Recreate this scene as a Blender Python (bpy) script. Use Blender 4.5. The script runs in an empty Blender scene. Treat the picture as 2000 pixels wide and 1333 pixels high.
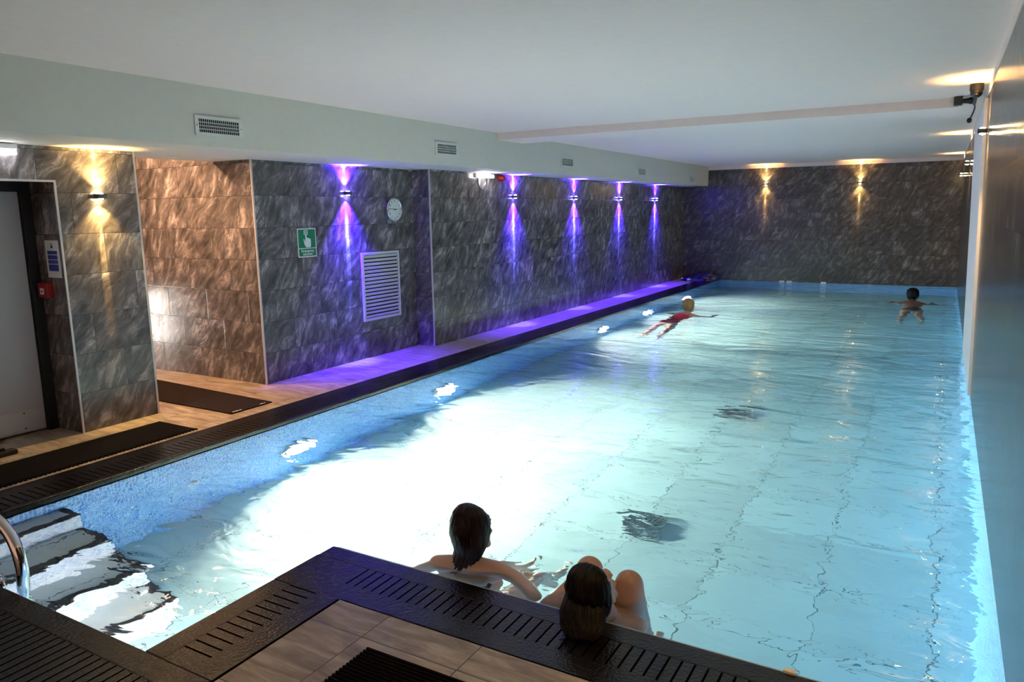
import bpy, bmesh, math, random
from mathutils import Vector, Matrix, noise, Quaternion
random.seed(7)
SC = bpy.context.scene
COL = SC.collection

# ------------------------------------------------------------------ camera
YAW, PIT, ROL, CH, FPX = 0.52534, -0.172532, -0.0154866, 1.64, 1448.45
cy, sy = math.cos(YAW), math.sin(YAW)
fwd = Vector((-sy*math.cos(PIT), cy*math.cos(PIT), math.sin(PIT)))
rt0 = Vector((cy, sy, 0)); up0 = rt0.cross(fwd)
rt = math.cos(ROL)*rt0 + math.sin(ROL)*up0
up = -math.sin(ROL)*rt0 + math.cos(ROL)*up0
cd = bpy.data.cameras.new('camera'); cam = bpy.data.objects.new('camera', cd); COL.objects.link(cam)
cam.matrix_world = Matrix(((rt.x, up.x, -fwd.x, 0), (rt.y, up.y, -fwd.y, 0), (rt.z, up.z, -fwd.z, CH), (0, 0, 0, 1)))
cd.sensor_width = 36; cd.lens = 36*FPX/2000; cd.clip_start = 0.02
SC.camera = cam

# ------------------------------------------------------------------ world, exposure, sampling
w = bpy.data.worlds.new('world'); SC.world = w; w.use_nodes = True
w.node_tree.nodes['Background'].inputs[0].default_value = (1.0, 0.60, 0.42, 1)
w.node_tree.nodes['Background'].inputs[1].default_value = 0.46
SC.view_settings.view_transform = 'Standard'; SC.view_settings.look = 'None'
SC.view_settings.gamma = 1; SC.view_settings.use_curve_mapping = False
SC.view_settings.exposure = 0.58
cyc = SC.cycles
cyc.use_denoising = True; cyc.max_bounces = 8; cyc.diffuse_bounces = 3; cyc.use_adaptive_sampling = True; cyc.adaptive_threshold = 0.03; cyc.glossy_bounces = 4
cyc.transmission_bounces = 8; cyc.volume_bounces = 0; cyc.transparent_max_bounces = 6
cyc.sample_clamp_indirect = 6.0; cyc.blur_glossy = 1.0
cyc.caustics_refractive = True; cyc.caustics_reflective = False

# light strengths, tuned together
P_POOL = 275.0      # each underwater floodlight
P_WARM, P_BLUE = 120.0, 900.0
WARM = (1.0, 0.62, 0.20); BLUE = (0.070, 0.016, 1.0)

# ------------------------------------------------------------------ measures of the hall (metres)
W1, W3, FX, XR = -5.665, -5.412, -4.854, 0.303
XP, XK, XK2 = -4.52, -2.543, -2.144
YF, YK, YK2, YS = 17.631, 2.568, 2.191, 1.538
ZW, ZS, ZT, ZC = -0.02, 2.161, 2.522, 2.601
Y0, Y1, Y2, Y3 = 3.131, 3.78, 4.95, 7.408
LEAN = 0.07/2.52
def xr(z): return XR - LEAN*max(z, 0)
def floor_z(y): return -1.20 - 0.026*(y-3)

# ------------------------------------------------------------------ node helpers
def newmat(name):
    m = bpy.data.materials.new(name); m.use_nodes = True
    nt = m.node_tree; b = nt.nodes['Principled BSDF']
    return m, nt, b
def nd(nt, t, **kw):
    n = nt.nodes.new(t)
    for k, v in kw.items():
        if k.startswith('i_'): n.inputs[k[2:].replace('_', ' ')].default_value = v
        else: setattr(n, k, v)
    return n
def ln(nt, a, b): nt.links.new(a, b)
def math_(nt, op, a, b=None, c=None):
    n = nt.nodes.new('ShaderNodeMath'); n.operation = op
    for i, v in enumerate((a, b, c)):
        if v is None: continue
        if isinstance(v, (int, float)): n.inputs[i].default_value = v
        else: nt.links.new(v, n.inputs[i])
    return n.outputs[0]
def ramp(nt, fac, stops):
    r = nt.nodes.new('ShaderNodeValToRGB'); e = r.color_ramp.elements
    while len(e) < len(stops): e.new(0.5)
    for s, (p, c) in zip(e, stops): s.position = p; s.color = (*c, 1)
    nt.links.new(fac, r.inputs[0]); return r.outputs[0]
def plain(name, col, rough=0.5, metal=0.0, spec=0.5, emit=None, es=0, bump=None, coat=0):
    m, nt, b = newmat(name)
    b.inputs['Base Color'].default_value = (*col, 1); b.inputs['Roughness'].default_value = rough
    b.inputs['Metallic'].default_value = metal; b.inputs['Specular IOR Level'].default_value = spec
    b.inputs['Coat Weight'].default_value = coat
    if emit: b.inputs['Emission Color'].default_value = (*emit, 1); b.inputs['Emission Strength'].default_value = es
    # subtle procedural variation
    tc = nd(nt, 'ShaderNodeTexCoord'); ns = nd(nt, 'ShaderNodeTexNoise', i_Scale=(bump[0] if bump else 14.0), i_Detail=4.0)
    ln(nt, tc.outputs['Object'], ns.inputs['Vector'])
    mx = nd(nt, 'ShaderNodeMix', data_type='RGBA', blend_type='MULTIPLY'); mx.inputs[0].default_value = 0.12 if not bump else bump[2]
    mx.inputs[6].default_value = (*col, 1); ln(nt, ns.outputs['Color'], mx.inputs[7]); ln(nt, mx.outputs[2], b.inputs['Base Color'])
    if bump:
        bp = nd(nt, 'ShaderNodeBump', i_Strength=bump[1], i_Distance=0.01)
        ln(nt, ns.outputs['Fac'], bp.inputs['Height']); ln(nt, bp.outputs[0], b.inputs['Normal'])
    return m

def tile_nodes(nt, tw, th, ox, oy, gw, stagger=0.0):
    """UV in metres -> (tile-local pos, per-tile random colour, joint mask)"""
    uv = nd(nt, 'ShaderNodeUVMap'); sp = nd(nt, 'ShaderNodeSeparateXYZ'); ln(nt, uv.outputs[0], sp.inputs[0])
    v = math_(nt, 'DIVIDE', math_(nt, 'SUBTRACT', sp.outputs[1], oy), th); row = math_(nt, 'FLOOR', v)
    u = math_(nt, 'ADD', math_(nt, 'DIVIDE', math_(nt, 'SUBTRACT', sp.outputs[0], ox), tw), math_(nt, 'MULTIPLY', row, stagger))
    col = math_(nt, 'FLOOR', u); fu = math_(nt, 'SUBTRACT', u, col); fv = math_(nt, 'SUBTRACT', v, row)
    idv = nd(nt, 'ShaderNodeCombineXYZ'); ln(nt, col, idv.inputs[0]); ln(nt, row, idv.inputs[1])
    wn = nd(nt, 'ShaderNodeTexWhiteNoise', noise_dimensions='3D'); ln(nt, idv.outputs[0], wn.inputs['Vector'])
    du = math_(nt, 'MULTIPLY', math_(nt, 'MINIMUM', fu, math_(nt, 'SUBTRACT', 1.0, fu)), tw)
    dv = math_(nt, 'MULTIPLY', math_(nt, 'MINIMUM', fv, math_(nt, 'SUBTRACT', 1.0, fv)), th)
    d = math_(nt, 'MINIMUM', du, dv)
    joint = math_(nt, 'LESS_THAN', d, gw)
    return uv, wn, joint, d, sp

def stone_wall(name, gloss=0.28, dark=1.0, warm=(1, 1, 1), straight=False):
    m, nt, b = newmat(name)
    uv, wn, joint, d, sp = tile_nodes(nt, 0.61, 0.305, 0.1, 0.0, 0.0017, 0.37)
    off = nd(nt, 'ShaderNodeVectorMath', operation='MULTIPLY_ADD'); ln(nt, wn.outputs['Color'], off.inputs[0])
    off.inputs[1].default_value = (30, 30, 0); ln(nt, uv.outputs[0], off.inputs[2])
    # stroke direction differs a little from tile to tile
    ang = math_(nt, 'ADD', math_(nt, 'MULTIPLY', wn.outputs['Value'], 0.55), (1.3 if straight else 0.72))
    ro = nd(nt, 'ShaderNodeVectorRotate', rotation_type='Z_AXIS'); ln(nt, off.outputs[0], ro.inputs['Vector'])
    ln(nt, math_(nt, 'MULTIPLY', ang, -1.0), ro.inputs['Angle'])
    # swirl
    n0 = nd(nt, 'ShaderNodeTexNoise', i_Scale=4.0, i_Detail=2.0); ln(nt, ro.outputs[0], n0.inputs['Vector'])
    sw = nd(nt, 'ShaderNodeVectorMath', operation='MULTIPLY_ADD'); ln(nt, n0.outputs['Color'], sw.inputs[0])
    sw.inputs[1].default_value = (0.16, 0.16, 0) if not straight else (0.05, .05, 0); ln(nt, ro.outputs[0], sw.inputs[2])
    st = nd(nt, 'ShaderNodeVectorMath', operation='MULTIPLY'); ln(nt, sw.outputs[0], st.inputs[0])
    st.inputs[1].default_value = (1.8, 5.4, 1) if not straight else (0.6, 30, 1)
    n1 = nd(nt, 'ShaderNodeTexNoise', i_Scale=2.5, i_Detail=10.0, i_Roughness=0.64, i_Distortion=0.2); ln(nt, st.outputs[0], n1.inputs['Vector'])
    n2 = nd(nt, 'ShaderNodeTexNoise', i_Scale=2.6, i_Detail=7.0, i_Roughness=0.66, i_Distortion=0.35); ln(nt, st.outputs[0], n2.inputs['Vector'])
    n3 = nd(nt, 'ShaderNodeTexNoise', i_Scale=3.4, i_Detail=3.0); ln(nt, off.outputs[0], n3.inputs['Vector'])
    # thin pale veins along the strokes
    rid = math_(nt, 'SUBTRACT', 1.0, math_(nt, 'MINIMUM', math_(nt, 'MULTIPLY', math_(nt, 'ABSOLUTE', math_(nt, 'SUBTRACT', n2.outputs['Fac'], 0.5)), 26.0), 1.0))
    rid = math_(nt, 'MULTIPLY', rid, math_(nt, 'MAXIMUM', math_(nt, 'MULTIPLY', math_(nt, 'SUBTRACT', n3.outputs['Fac'], 0.44), 4.0), 0.0))
    f = math_(nt, 'ADD', math_(nt, 'MULTIPLY', n1.outputs['Fac'], 0.78), math_(nt, 'MULTIPLY', n3.outputs['Fac'], 0.22))
    f = math_(nt, 'ADD', f, math_(nt, 'MULTIPLY', rid, 0.11))
    f = math_(nt, 'ADD', f, math_(nt, 'MULTIPLY', math_(nt, 'SUBTRACT', wn.outputs['Value'], 0.5), 0.05))
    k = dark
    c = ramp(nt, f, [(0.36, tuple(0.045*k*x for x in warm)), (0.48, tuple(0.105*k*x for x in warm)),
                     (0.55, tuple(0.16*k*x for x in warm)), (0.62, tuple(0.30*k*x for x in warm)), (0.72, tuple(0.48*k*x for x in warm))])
    mx = nd(nt, 'ShaderNodeMix', data_type='RGBA'); ln(nt, joint, mx.inputs[0]); ln(nt, c, mx.inputs[6]); mx.inputs[7].default_value = (0.03*k, 0.03*k, 0.03*k, 1)
    ln(nt, mx.outputs[2], b.inputs['Base Color'])
    b.inputs['Roughness'].default_value = gloss
    if straight: b.inputs['Specular IOR Level'].default_value = 0.12
    h = math_(nt, 'ADD', math_(nt, 'MULTIPLY', f, 1.0), math_(nt, 'MULTIPLY', math_(nt, 'MINIMUM', math_(nt, 'MULTIPLY', d, 250), 1.0), 0.25))
    bp = nd(nt, 'ShaderNodeBump', i_Strength=0.40 if not straight else 0.22, i_Distance=0.006); ln(nt, h, bp.inputs['Height']); ln(nt, bp.outputs[0], b.inputs['Normal'])
    return m

def deck_tile(name):
    m, nt, b = newmat(name)
    uv, wn, joint, d, sp = tile_nodes(nt, 0.45, 0.45, -1.87, 2.01, 0.0022)
    off = nd(nt, 'ShaderNodeVectorMath', operation='MULTIPLY_ADD'); ln(nt, wn.outputs['Color'], off.inputs[0])
    off.inputs[1].default_value = (20, 20, 0); ln(nt, uv.outputs[0], off.inputs[2])
    st = nd(nt, 'ShaderNodeVectorMath', operation='MULTIPLY'); ln(nt, off.outputs[0], st.inputs[0]); st.inputs[1].default_value = (1.6, 9.0, 1)
    n1 = nd(nt, 'ShaderNodeTexNoise', i_Scale=2.0, i_Detail=7.0, i_Roughness=0.65, i_Distortion=0.6); ln(nt, st.outputs[0], n1.inputs['Vector'])
    c = ramp(nt, n1.outputs['Fac'], [(0.35, (0.20, 0.155, 0.115)), (0.5, (0.34, 0.27, 0.20)), (0.66, (0.50, 0.42, 0.33))])
    mx = nd(nt, 'ShaderNodeMix', data_type='RGBA'); ln(nt, joint, mx.inputs[0]); ln(nt, c, mx.inputs[6]); mx.inputs[7].default_value = (0.05, 0.04, 0.035, 1)
    ln(nt, mx.outputs[2], b.inputs['Base Color']); b.inputs['Roughness'].default_value = 0.38
    bp = nd(nt, 'ShaderNodeBump', i_Strength=0.3, i_Distance=0.003)
    ln(nt, math_(nt, 'ADD', n1.outputs['Fac'], math_(nt, 'MINIMUM', math_(nt, 'MULTIPLY', d, 200), 1.0)), bp.inputs['Height']); ln(nt, bp.outputs[0], b.inputs['Normal'])
    return m

def mosaic(name, stops, s=0.025, g=0.0016, grout=(0.75, 0.80, 0.85)):
    m, nt, b = newmat(name)
    uv, wn, joint, d, sp = tile_nodes(nt, s, s, 0, 0, g)
    c = ramp(nt, wn.outputs['Value'], stops)
    mx = nd(nt, 'ShaderNodeMix', data_type='RGBA'); ln(nt, joint, mx.inputs[0]); ln(nt, c, mx.inputs[6]); mx.inputs[7].default_value = (*grout, 1)
    ln(nt, mx.outputs[2], b.inputs['Base Color']); b.inputs['Roughness'].default_value = 0.3
    return m

def pool_tile(name, base, tw=0.6, th=0.6, jc=(0.10, 0.16, 0.18), g=0.004):
    m, nt, b = newmat(name)
    uv, wn, joint, d, sp = tile_nodes(nt, tw, th, 0.1, 0.2, g)
    n1 = nd(nt, 'ShaderNodeTexNoise', i_Scale=3.0, i_Detail=4.0); ln(nt, uv.outputs[0], n1.inputs['Vector'])
    f = math_(nt, 'ADD', math_(nt, 'MULTIPLY', n1.outputs['Fac'], 0.6), math_(nt, 'MULTIPLY', wn.outputs['Value'], 0.4))
    c = ramp(nt, f, [(0.3, tuple(x*0.82 for x in base)), (0.7, base)])
    mx = nd(nt, 'ShaderNodeMix', data_type='RGBA'); ln(nt, joint, mx.inputs[0]); ln(nt, c, mx.inputs[6]); mx.inputs[7].default_value = (*jc, 1)
    ln(nt, mx.outputs[2], b.inputs['Base Color']); b.inputs['Roughness'].default_value = 0.45
    return m

# ------------------------------------------------------------------ materials
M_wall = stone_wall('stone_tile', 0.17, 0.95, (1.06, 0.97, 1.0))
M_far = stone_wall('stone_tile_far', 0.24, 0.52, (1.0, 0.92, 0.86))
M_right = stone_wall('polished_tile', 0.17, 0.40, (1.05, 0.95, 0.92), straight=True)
M_deck = deck_tile('deck_tile')
M_mosaic = mosaic('blue_mosaic', [(0.0, (0.03, 0.20, 0.72)), (0.5, (0.07, 0.34, 0.86)), (1.0, (0.24, 0.56, 0.95))])
M_mosaic_step = mosaic('pale_mosaic', [(0.0, (0.40, 0.52, 0.80)), (1.0, (0.75, 0.82, 0.95))])
M_pfloor = pool_tile('pool_floor_tile', (0.48, 0.67, 0.72))
M_tread = pool_tile('tread_tile', (0.74, 0.80, 0.82), 0.4, 0.8, (0.08, 0.09, 0.1))
M_nose = plain('black_step_edge', (0.02, 0.022, 0.028), 0.4)
M_plaster = plain('white_paint', (0.91, 0.74, 0.705), 0.75)
M_fascia = plain('pale_green_paint', (0.70, 0.67, 0.62), 0.7)
M_trim = plain('aluminium_trim', (0.72, 0.68, 0.70), 0.35, 0.4)
M_kerb = plain('black_wet_kerb', (0.008, 0.007, 0.008), 0.17, spec=0.22, bump=(70.0, 0.32, 0.3))
M_channel = plain('drain_channel', (0.004, 0.004, 0.004), 0.8)
M_lip = plain('pale_overflow_edge', (0.42, 0.42, 0.44), 0.3)
M_mat = plain('black_rubber', (0.010, 0.009, 0.009), 0.9, spec=0.04, bump=(120.0, 0.4, 0.3))
M_matflat = plain('brown_black_mat', (0.022, 0.015, 0.012), 0.85, spec=0.06, bump=(90.0, 0.3, 0.3))
M_door = plain('grey_door_panel', (0.46, 0.43, 0.45), 0.42)
M_kick = plain('kick_plate', (0.58, 0.55, 0.55), 0.35, 0.3)
M_black = plain('black_frame', (0.008, 0.008, 0.009), 0.5)
M_grate = plain('blue_grey_grate', (0.07, 0.13, 0.16), 0.5)
M_blackgloss = plain('black_plastic', (0.005, 0.005, 0.006), 0.3)
M_white = plain('white_plastic', (0.80, 0.80, 0.80), 0.4)
M_grille = plain('grille_white', (0.70, 0.72, 0.70), 0.5)
M_louvre = plain('louvre_grey', (0.62, 0.60, 0.62), 0.45)
M_dark = plain('dark_void', (0.01, 0.01, 0.012), 0.9)
M_red = plain('red_plastic', (0.30, 0.006, 0.006), 0.5)
M_green = plain('sign_green', (0.0, 0.17, 0.07), 0.4)
M_blue = plain('notice_blue', (0.015, 0.04, 0.32), 0.4)
M_signw = plain('sign_white', (0.82, 0.84, 0.82), 0.4)
M_chrome = plain('chrome', (0.75, 0.74, 0.74), 0.07, 1.0)
M_steel = plain('brushed_steel', (0.55, 0.54, 0.54), 0.3, 1.0)
M_hands = plain('clock_black', (0.02, 0.02, 0.02), 0.4)
M_skin = plain('skin', (0.63, 0.39, 0.28), 0.42, bump=(30.0, 0.06, 0.15))
M_skin2 = plain('skin_tanned', (0.50, 0.27, 0.17), 0.42, bump=(30.0, 0.06, 0.15))
M_skin3 = plain('skin_dark', (0.20, 0.09, 0.055), 0.42, bump=(30.0, 0.06, 0.15))
M_swimred = plain('red_swimsuit', (0.75, 0.03, 0.03), 0.5)
M_navy = plain('navy_swimwear', (0.012, 0.02, 0.07), 0.5)
M_cover = plain('navy_cover', (0.008, 0.012, 0.11), 0.35, bump=(9.0, 0.5, 0.3))
M_lampglow = plain('lamp_diffuser', (0.9, 0.9, 0.9), 0.4, emit=(1.0, 0.98, 1.0), es=9.0)
M_lampdim = plain('lamp_diffuser_dim', (0.9, 0.9, 0.9), 0.4, emit=(1.0, 0.97, 0.95), es=4.0)
M_poolglass = plain('pool_lamp_glass', (0.9, 0.95, 1.0), 0.3, emit=(0.95, 0.98, 1.0), es=40.0)
M_window = plain('lit_frosted_glass', (0.9, 0.9, 0.9), 0.5, emit=(1.0, 0.93, 0.86), es=26.0)
def hair_mat(name, col, rough=0.33):
    m, nt, b = newmat(name)
    b.inputs['Roughness'].default_value = rough; b.inputs['Specular IOR Level'].default_value = 0.22
    tc = nd(nt, 'ShaderNodeUVMap'); sc = nd(nt, 'ShaderNodeVectorMath', operation='MULTIPLY'); sc.inputs[1].default_value = (90, 3, 1)
    ln(nt, tc.outputs[0], sc.inputs[0]); n = nd(nt, 'ShaderNodeTexNoise', i_Scale=1.0, i_Detail=3.0, i_Distortion=0.4); ln(nt, sc.outputs[0], n.inputs['Vector'])
    c = ramp(nt, n.outputs['Fac'], [(0.35, tuple(x*0.5 for x in col)), (0.65, col)]); ln(nt, c, b.inputs['Base Color'])
    bp = nd(nt, 'ShaderNodeBump', i_Strength=0.7, i_Distance=0.006); ln(nt, n.outputs['Fac'], bp.inputs['Height']); ln(nt, bp.outputs[0], b.inputs['Normal'])
    return m
M_hair = hair_mat('dark_wet_hair', (0.020, 0.009, 0.007))
M_hairb = hair_mat('black_hair', (0.005, 0.0035, 0.003), 0.5)
M_blond = hair_mat('blond_hair', (0.42, 0.26, 0.10), 0.5)

# water: clear, gently rippled, faint blue-green absorption
M_water, nt, b = newmat('pool_water')
nt.nodes.remove(b); out = nt.nodes['Material Output']
gl = nd(nt, 'ShaderNodeBsdfGlass', i_IOR=1.33, i_Roughness=0.0); gl.inputs['Color'].default_value = (0.97, 1, 1, 1)
geo = nd(nt, 'ShaderNodeNewGeometry')
wn1 = nd(nt, 'ShaderNodeTexNoise', i_Scale=1.5, i_Detail=2.0, i_Roughness=0.5, i_Distortion=1.2)
wn2 = nd(nt, 'ShaderNodeTexNoise', i_Scale=6.0, i_Detail=2.5, i_Roughness=0.5, i_Distortion=0.8)
wv = nd(nt, 'ShaderNodeVectorMath', operation='MULTIPLY'); wv.inputs[1].default_value = (0.75, 1.25, 1.0)
ln(nt, geo.outputs['Position'], wv.inputs[0]); ln(nt, wv.outputs[0], wn1.inputs['Vector']); ln(nt, wv.outputs[0], wn2.inputs['Vector'])
hh = math_(nt, 'ADD', math_(nt, 'MULTIPLY', wn1.outputs['Fac'], 0.032), math_(nt, 'MULTIPLY', wn2.outputs['Fac'], 0.010))
bp = nd(nt, 'ShaderNodeBump', i_Strength=1.0, i_Distance=1.0); ln(nt, hh, bp.inputs['Height']); ln(nt, bp.outputs[0], gl.inputs['Normal'])
ln(nt, gl.outputs[0], out.inputs['Surface'])
va = nd(nt, 'ShaderNodeVolumeAbsorption', i_Density=0.26); va.inputs['Color'].default_value = (0.40, 0.87, 0.96, 1)
ln(nt, va.outputs[0], out.inputs['Volume'])

# ------------------------------------------------------------------ mesh helpers
def tag(o, label=None, cat=None, group=None, kind=None):
    if label: o['label'] = label
    if cat: o['category'] = cat
    if group: o['group'] = group
    if kind: o['kind'] = kind
    return o
def boxuv(bm):
    uvl = bm.loops.layers.uv.verify()
    for f in bm.faces:
        n = f.normal; ax = max(range(3), key=lambda i: abs(n[i]))
        for l in f.loops:
            c = l.vert.co
            l[uvl].uv = (c.y, c.z) if ax == 0 else (c.x, c.z) if ax == 1 else (c.x, c.y)
def mk(name, bm, mat, parent=None, uv=True, smooth=False, loc=None):
    bm.normal_update()
    if uv: boxuv(bm)
    me = bpy.data.meshes.new(name); bm.to_mesh(me); bm.free()
    if smooth:
        for p in me.polygons: p.use_smooth = True
    o = bpy.data.objects.new(name, me); COL.objects.link(o)
    for m in (mat if isinstance(mat, (list, tuple)) else [mat]): me.materials.append(m)
    if parent: o.parent = parent
    if loc: o.location = loc
    return o
def abox(bm, x0, x1, y0, y1, z0, z1, mi=0, bev=0):
    r = bmesh.ops.create_cube(bm, size=1)
    for v in r['verts']:
        v.co = Vector(((x0+x1)/2 + v.co.x*(x1-x0), (y0+y1)/2 + v.co.y*(y1-y0), (z0+z1)/2 + v.co.z*(z1-z0)))
    fs = list({f for v in r['verts'] for f in v.link_faces})
    for f in fs: f.material_index = mi
    if bev:
        es = list({e for v in r['verts'] for e in v.link_edges})
        bmesh.ops.bevel(bm, geom=es, offset=bev, segments=2, affect='EDGES', profile=0.6)
    return r['verts']
def boxo(name, dims, mat, parent=None, bev=0, **kw):
    bm = bmesh.new(); abox(bm, *dims, bev=bev); return mk(name, bm, mat, parent, **kw)
def struct(o): o['kind'] = 'structure'; return o
def empty(name, loc, rz=0):
    o = bpy.data.objects.new(name, None); COL.objects.link(o); o.location = loc; o.rotation_euler = (0, 0, rz); o.empty_display_size = 0.05
    return o
def cyl(bm, p0, p1, r0, r1=None, seg=20, caps=True):
    r1 = r0 if r1 is None else r1
    p0, p1 = Vector(p0), Vector(p1); d = (p1-p0); L = d.length; q = d.to_track_quat('Z', 'Y')
    a = [bm.verts.new(p0 + q @ Vector((r0*math.cos(t*2*math.pi/seg), r0*math.sin(t*2*math.pi/seg), 0))) for t in range(seg)]
    c = [bm.verts.new(p1 + q @ Vector((r1*math.cos(t*2*math.pi/seg), r1*math.sin(t*2*math.pi/seg), 0))) for t in range(seg)]
    for i in range(seg): bm.faces.new((a[i], a[(i+1) % seg], c[(i+1) % seg], c[i]))
    if caps: bm.faces.new(a[::-1]); bm.faces.new(c)
def tube(bm, pts, rad, seg=16, caps=True):
    pts = [Vector(p) for p in pts]; n = len(pts); rads = rad if isinstance(rad, list) else [rad]*n
    rings = []; prev = None
    for i, p in enumerate(pts):
        t = (pts[min(i+1, n-1)] - pts[max(i-1, 0)]).normalized()
        if prev is None: x = t.orthogonal().normalized()
        else: x = (prev - t*prev.dot(t)).normalized()
        prev = x; y = t.cross(x)
        rings.append([bm.verts.new(p + rads[i]*(math.cos(a*2*math.pi/seg)*x + math.sin(a*2*math.pi/seg)*y)) for a in range(seg)])
    for a, c in zip(rings, rings[1:]):
        for i in range(seg): bm.faces.new((a[i], a[(i+1) % seg], c[(i+1) % seg], c[i]))
    if caps: bm.faces.new(rings[0][::-1]); bm.faces.new(rings[-1])
def smooth_path(pts, k=8):
    P = [Vector(p) for p in pts]; out = []
    for i in range(len(P)-1):
        p0, p1, p2, p3 = P[max(i-1, 0)], P[i], P[i+1], P[min(i+2, len(P)-1)]
        for j in range(k):
            t = j/k
            out.append(0.5*((2*p1) + (-p0+p2)*t + (2*p0-5*p1+4*p2-p3)*t*t + (-p0+3*p1-3*p2+p3)*t**3))
    out.append(P[-1]); return out
def sphere(bm, c, r, seg=16, rot=None):
    rr = r if isinstance(r, (tuple, list)) else (r, r, r)
    g = bmesh.ops.create_uvsphere(bm, u_segments=seg, v_segments=max(8, seg//2+2), radius=1)
    for v in g['verts']:
        q = Vector((v.co.x*rr[0], v.co.y*rr[1], v.co.z*rr[2]))
        if rot is not None: q = rot @ q
        v.co = q + Vector(c)
    return g['verts']
def copy_tree(o, parent=None):
    c = o.copy(); COL.objects.link(c); c.parent = parent
    for ch in o.children: copy_tree(ch, c)
    return c
def text_mesh(name, s, size, mat, parent, loc, rot, depth=0.0006, align='CENTER'):
    cu = bpy.data.curves.new(name, 'FONT'); cu.body = s; cu.size = size; cu.extrude = depth; cu.align_x = align; cu.align_y = 'CENTER'
    cu.offset = size*0.012
    t = bpy.data.objects.new(name, cu); COL.objects.link(t)
    dg = bpy.context.evaluated_depsgraph_get(); me = bpy.data.meshes.new_from_object(t.evaluated_get(dg))
    bpy.data.objects.remove(t)
    o = bpy.data.objects.new(name, me); COL.objects.link(o); me.materials.clear(); me.materials.append(mat)
    o.parent = parent; o.location = loc; o.rotation_euler = rot
    return o

# ------------------------------------------------------------------ the hall
def deck_floor():
    bm = bmesh.new(); T = -0.10
    abox(bm, -10.0, XP-0.385, -3, YF, T, 0)                       # left deck and corridor
    abox(bm, XK2, XR+0.3, -3, YK2, T, 0)                          # deck between the two kerbs
    abox(bm, XP-0.385, XK2, -3, YS-0.385-0.35, T, 0)
    return struct(mk('floor', bm, M_deck))
deck_floor()

def kerb_run(bm, axis, a0, a1, inner, sgn, mitre0=0, mitre1=0, lip=0.11, slot=0.155, tot=0.385, s0=None, s1=None):
    """kerb along `axis`; inner = coordinate of the pool edge; sgn = direction away from the pool"""
    T, D = 0.0, -0.10
    def b(u0, u1, v0, v1, z0=D, z1=T, mi=0, bev=0):
        v0, v1 = sorted((inner+sgn*v0, inner+sgn*v1))
        if axis == 'y': abox(bm, v0, v1, u0, u1, z0, z1, mi, bev)
        else: abox(bm, u0, u1, v0, v1, z0, z1, mi, bev)
    b(a0, a1, 0, lip, bev=0.006); b(a0, a1, lip+slot, tot)
    s0 = a0 if s0 is None else s0; s1 = a1 if s1 is None else s1
    b(a0, s0, lip, lip+slot); b(s1, a1, lip, lip+slot)
    b(s0, s1, lip, lip+slot, D, -0.055, 1)
    n = max(1, int((s1-s0)/0.048)); st = (s1-s0)/n
    for i in range(n):
        b(s0+i*st, s0+i*st+st*0.82, lip, lip+slot, -0.05)
def kerb_obj(name, *a, **k):
    bm = bmesh.new(); kerb_run(bm, *a, **k); return struct(mk(name, bm, [M_kerb, M_channel]))
kerb_obj('kerb_left', 'y', YS-0.38, YF, XP, -1, lip=0.055, slot=0.20, s0=YS)
kerb_obj('kerb_front', 'x', XK, XR+0.05, YK, -1, s0=XK+0.28, s1=XR-0.05)
kerb_obj('kerb_island', 'y', YS, YK-0.385, XK, 1, s0=YS+0.05, s1=YK-0.39)
kerb_obj('kerb_stairs', 'x', XP, XK+0.385, YS, -1, tot=0.735, slot=0.46)
# thin pale overflow edge at the water line
bm = bmesh.new()
abox(bm, XK+0.02, XR, YK, YK+0.012, -0.06, -0.006); abox(bm, XK-0.006, XK, YS, YK, -0.06, -0.010)
struct(mk('trim_1', bm, M_lip))

# pool basin
def quadgrid(bm, f, nu, nv, mi=0):
    vs = [[bm.verts.new(f(i/nu, j/nv)) for j in range(nv+1)] for i in range(nu+1)]
    for i in range(nu):
        for j in range(nv):
            fc = bm.faces.new((vs[i][j], vs[i+1][j], vs[i+1][j+1], vs[i][j+1])); fc.material_index = mi
bm = bmesh.new()
abox(bm, XP-0.2, XP, YS-0.2, YF+0.2, -2.2, -0.06)
struct(mk('pool_wall_left', bm, M_mosaic))
bm = bmesh.new(); abox(bm, XR, XR+0.2, YK-0.3, YF+0.2, -2.2, -0.02); struct(mk('pool_wall_right', bm, M_mosaic))
bm = bmesh.new(); abox(bm, XP, XR, YF, YF+0.2, -2.2, -0.02); struct(mk('pool_wall_far', bm, M_mosaic))
bm = bmesh.new(); abox(bm, XK, XR, YK-0.3, YK, -2.2, -0.10); abox(bm, XK, XK+0.3, YS, YK-0.3, -2.2, -0.10); abox(bm, XP, XK+0.3, YS-0.2, YS, -2.2, -0.10)
struct(mk('pool_wall_front', bm, M_mosaic))
bm = bmesh.new()
def pf(u, v): y = YS-0.1 + v*(YF+0.1-YS+0.1); return Vector((XP-0.1 + u*(XR-XP+0.2), y, floor_z(y)))
quadgrid(bm, pf, 1, 1); struct(mk('pool_floor', bm, M_pfloor))

# water body
def lshape(z, e=0.004): 
    return [(XP-e, YS-e, z), (XK+e, YS-e, z), (XK+e, YK-e, z), (XR+e, YK-e, z), (XR+e, YF+e, z), (XP-e, YF+e, z)]
bm = bmesh.new()
t = [bm.verts.new(p) for p in lshape(ZW)]; bt = [bm.verts.new(p) for p in lshape(-2.1)]
bm.faces.new(t); bm.faces.new(bt[::-1])
for i in range(6): bm.faces.new((bt[i], bt[(i+1) % 6], t[(i+1) % 6], t[i]))
tag(mk('pool_water', bm, M_water), 'clear blue-green rippling water filling the long swimming pool', 'water', kind='stuff')

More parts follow.
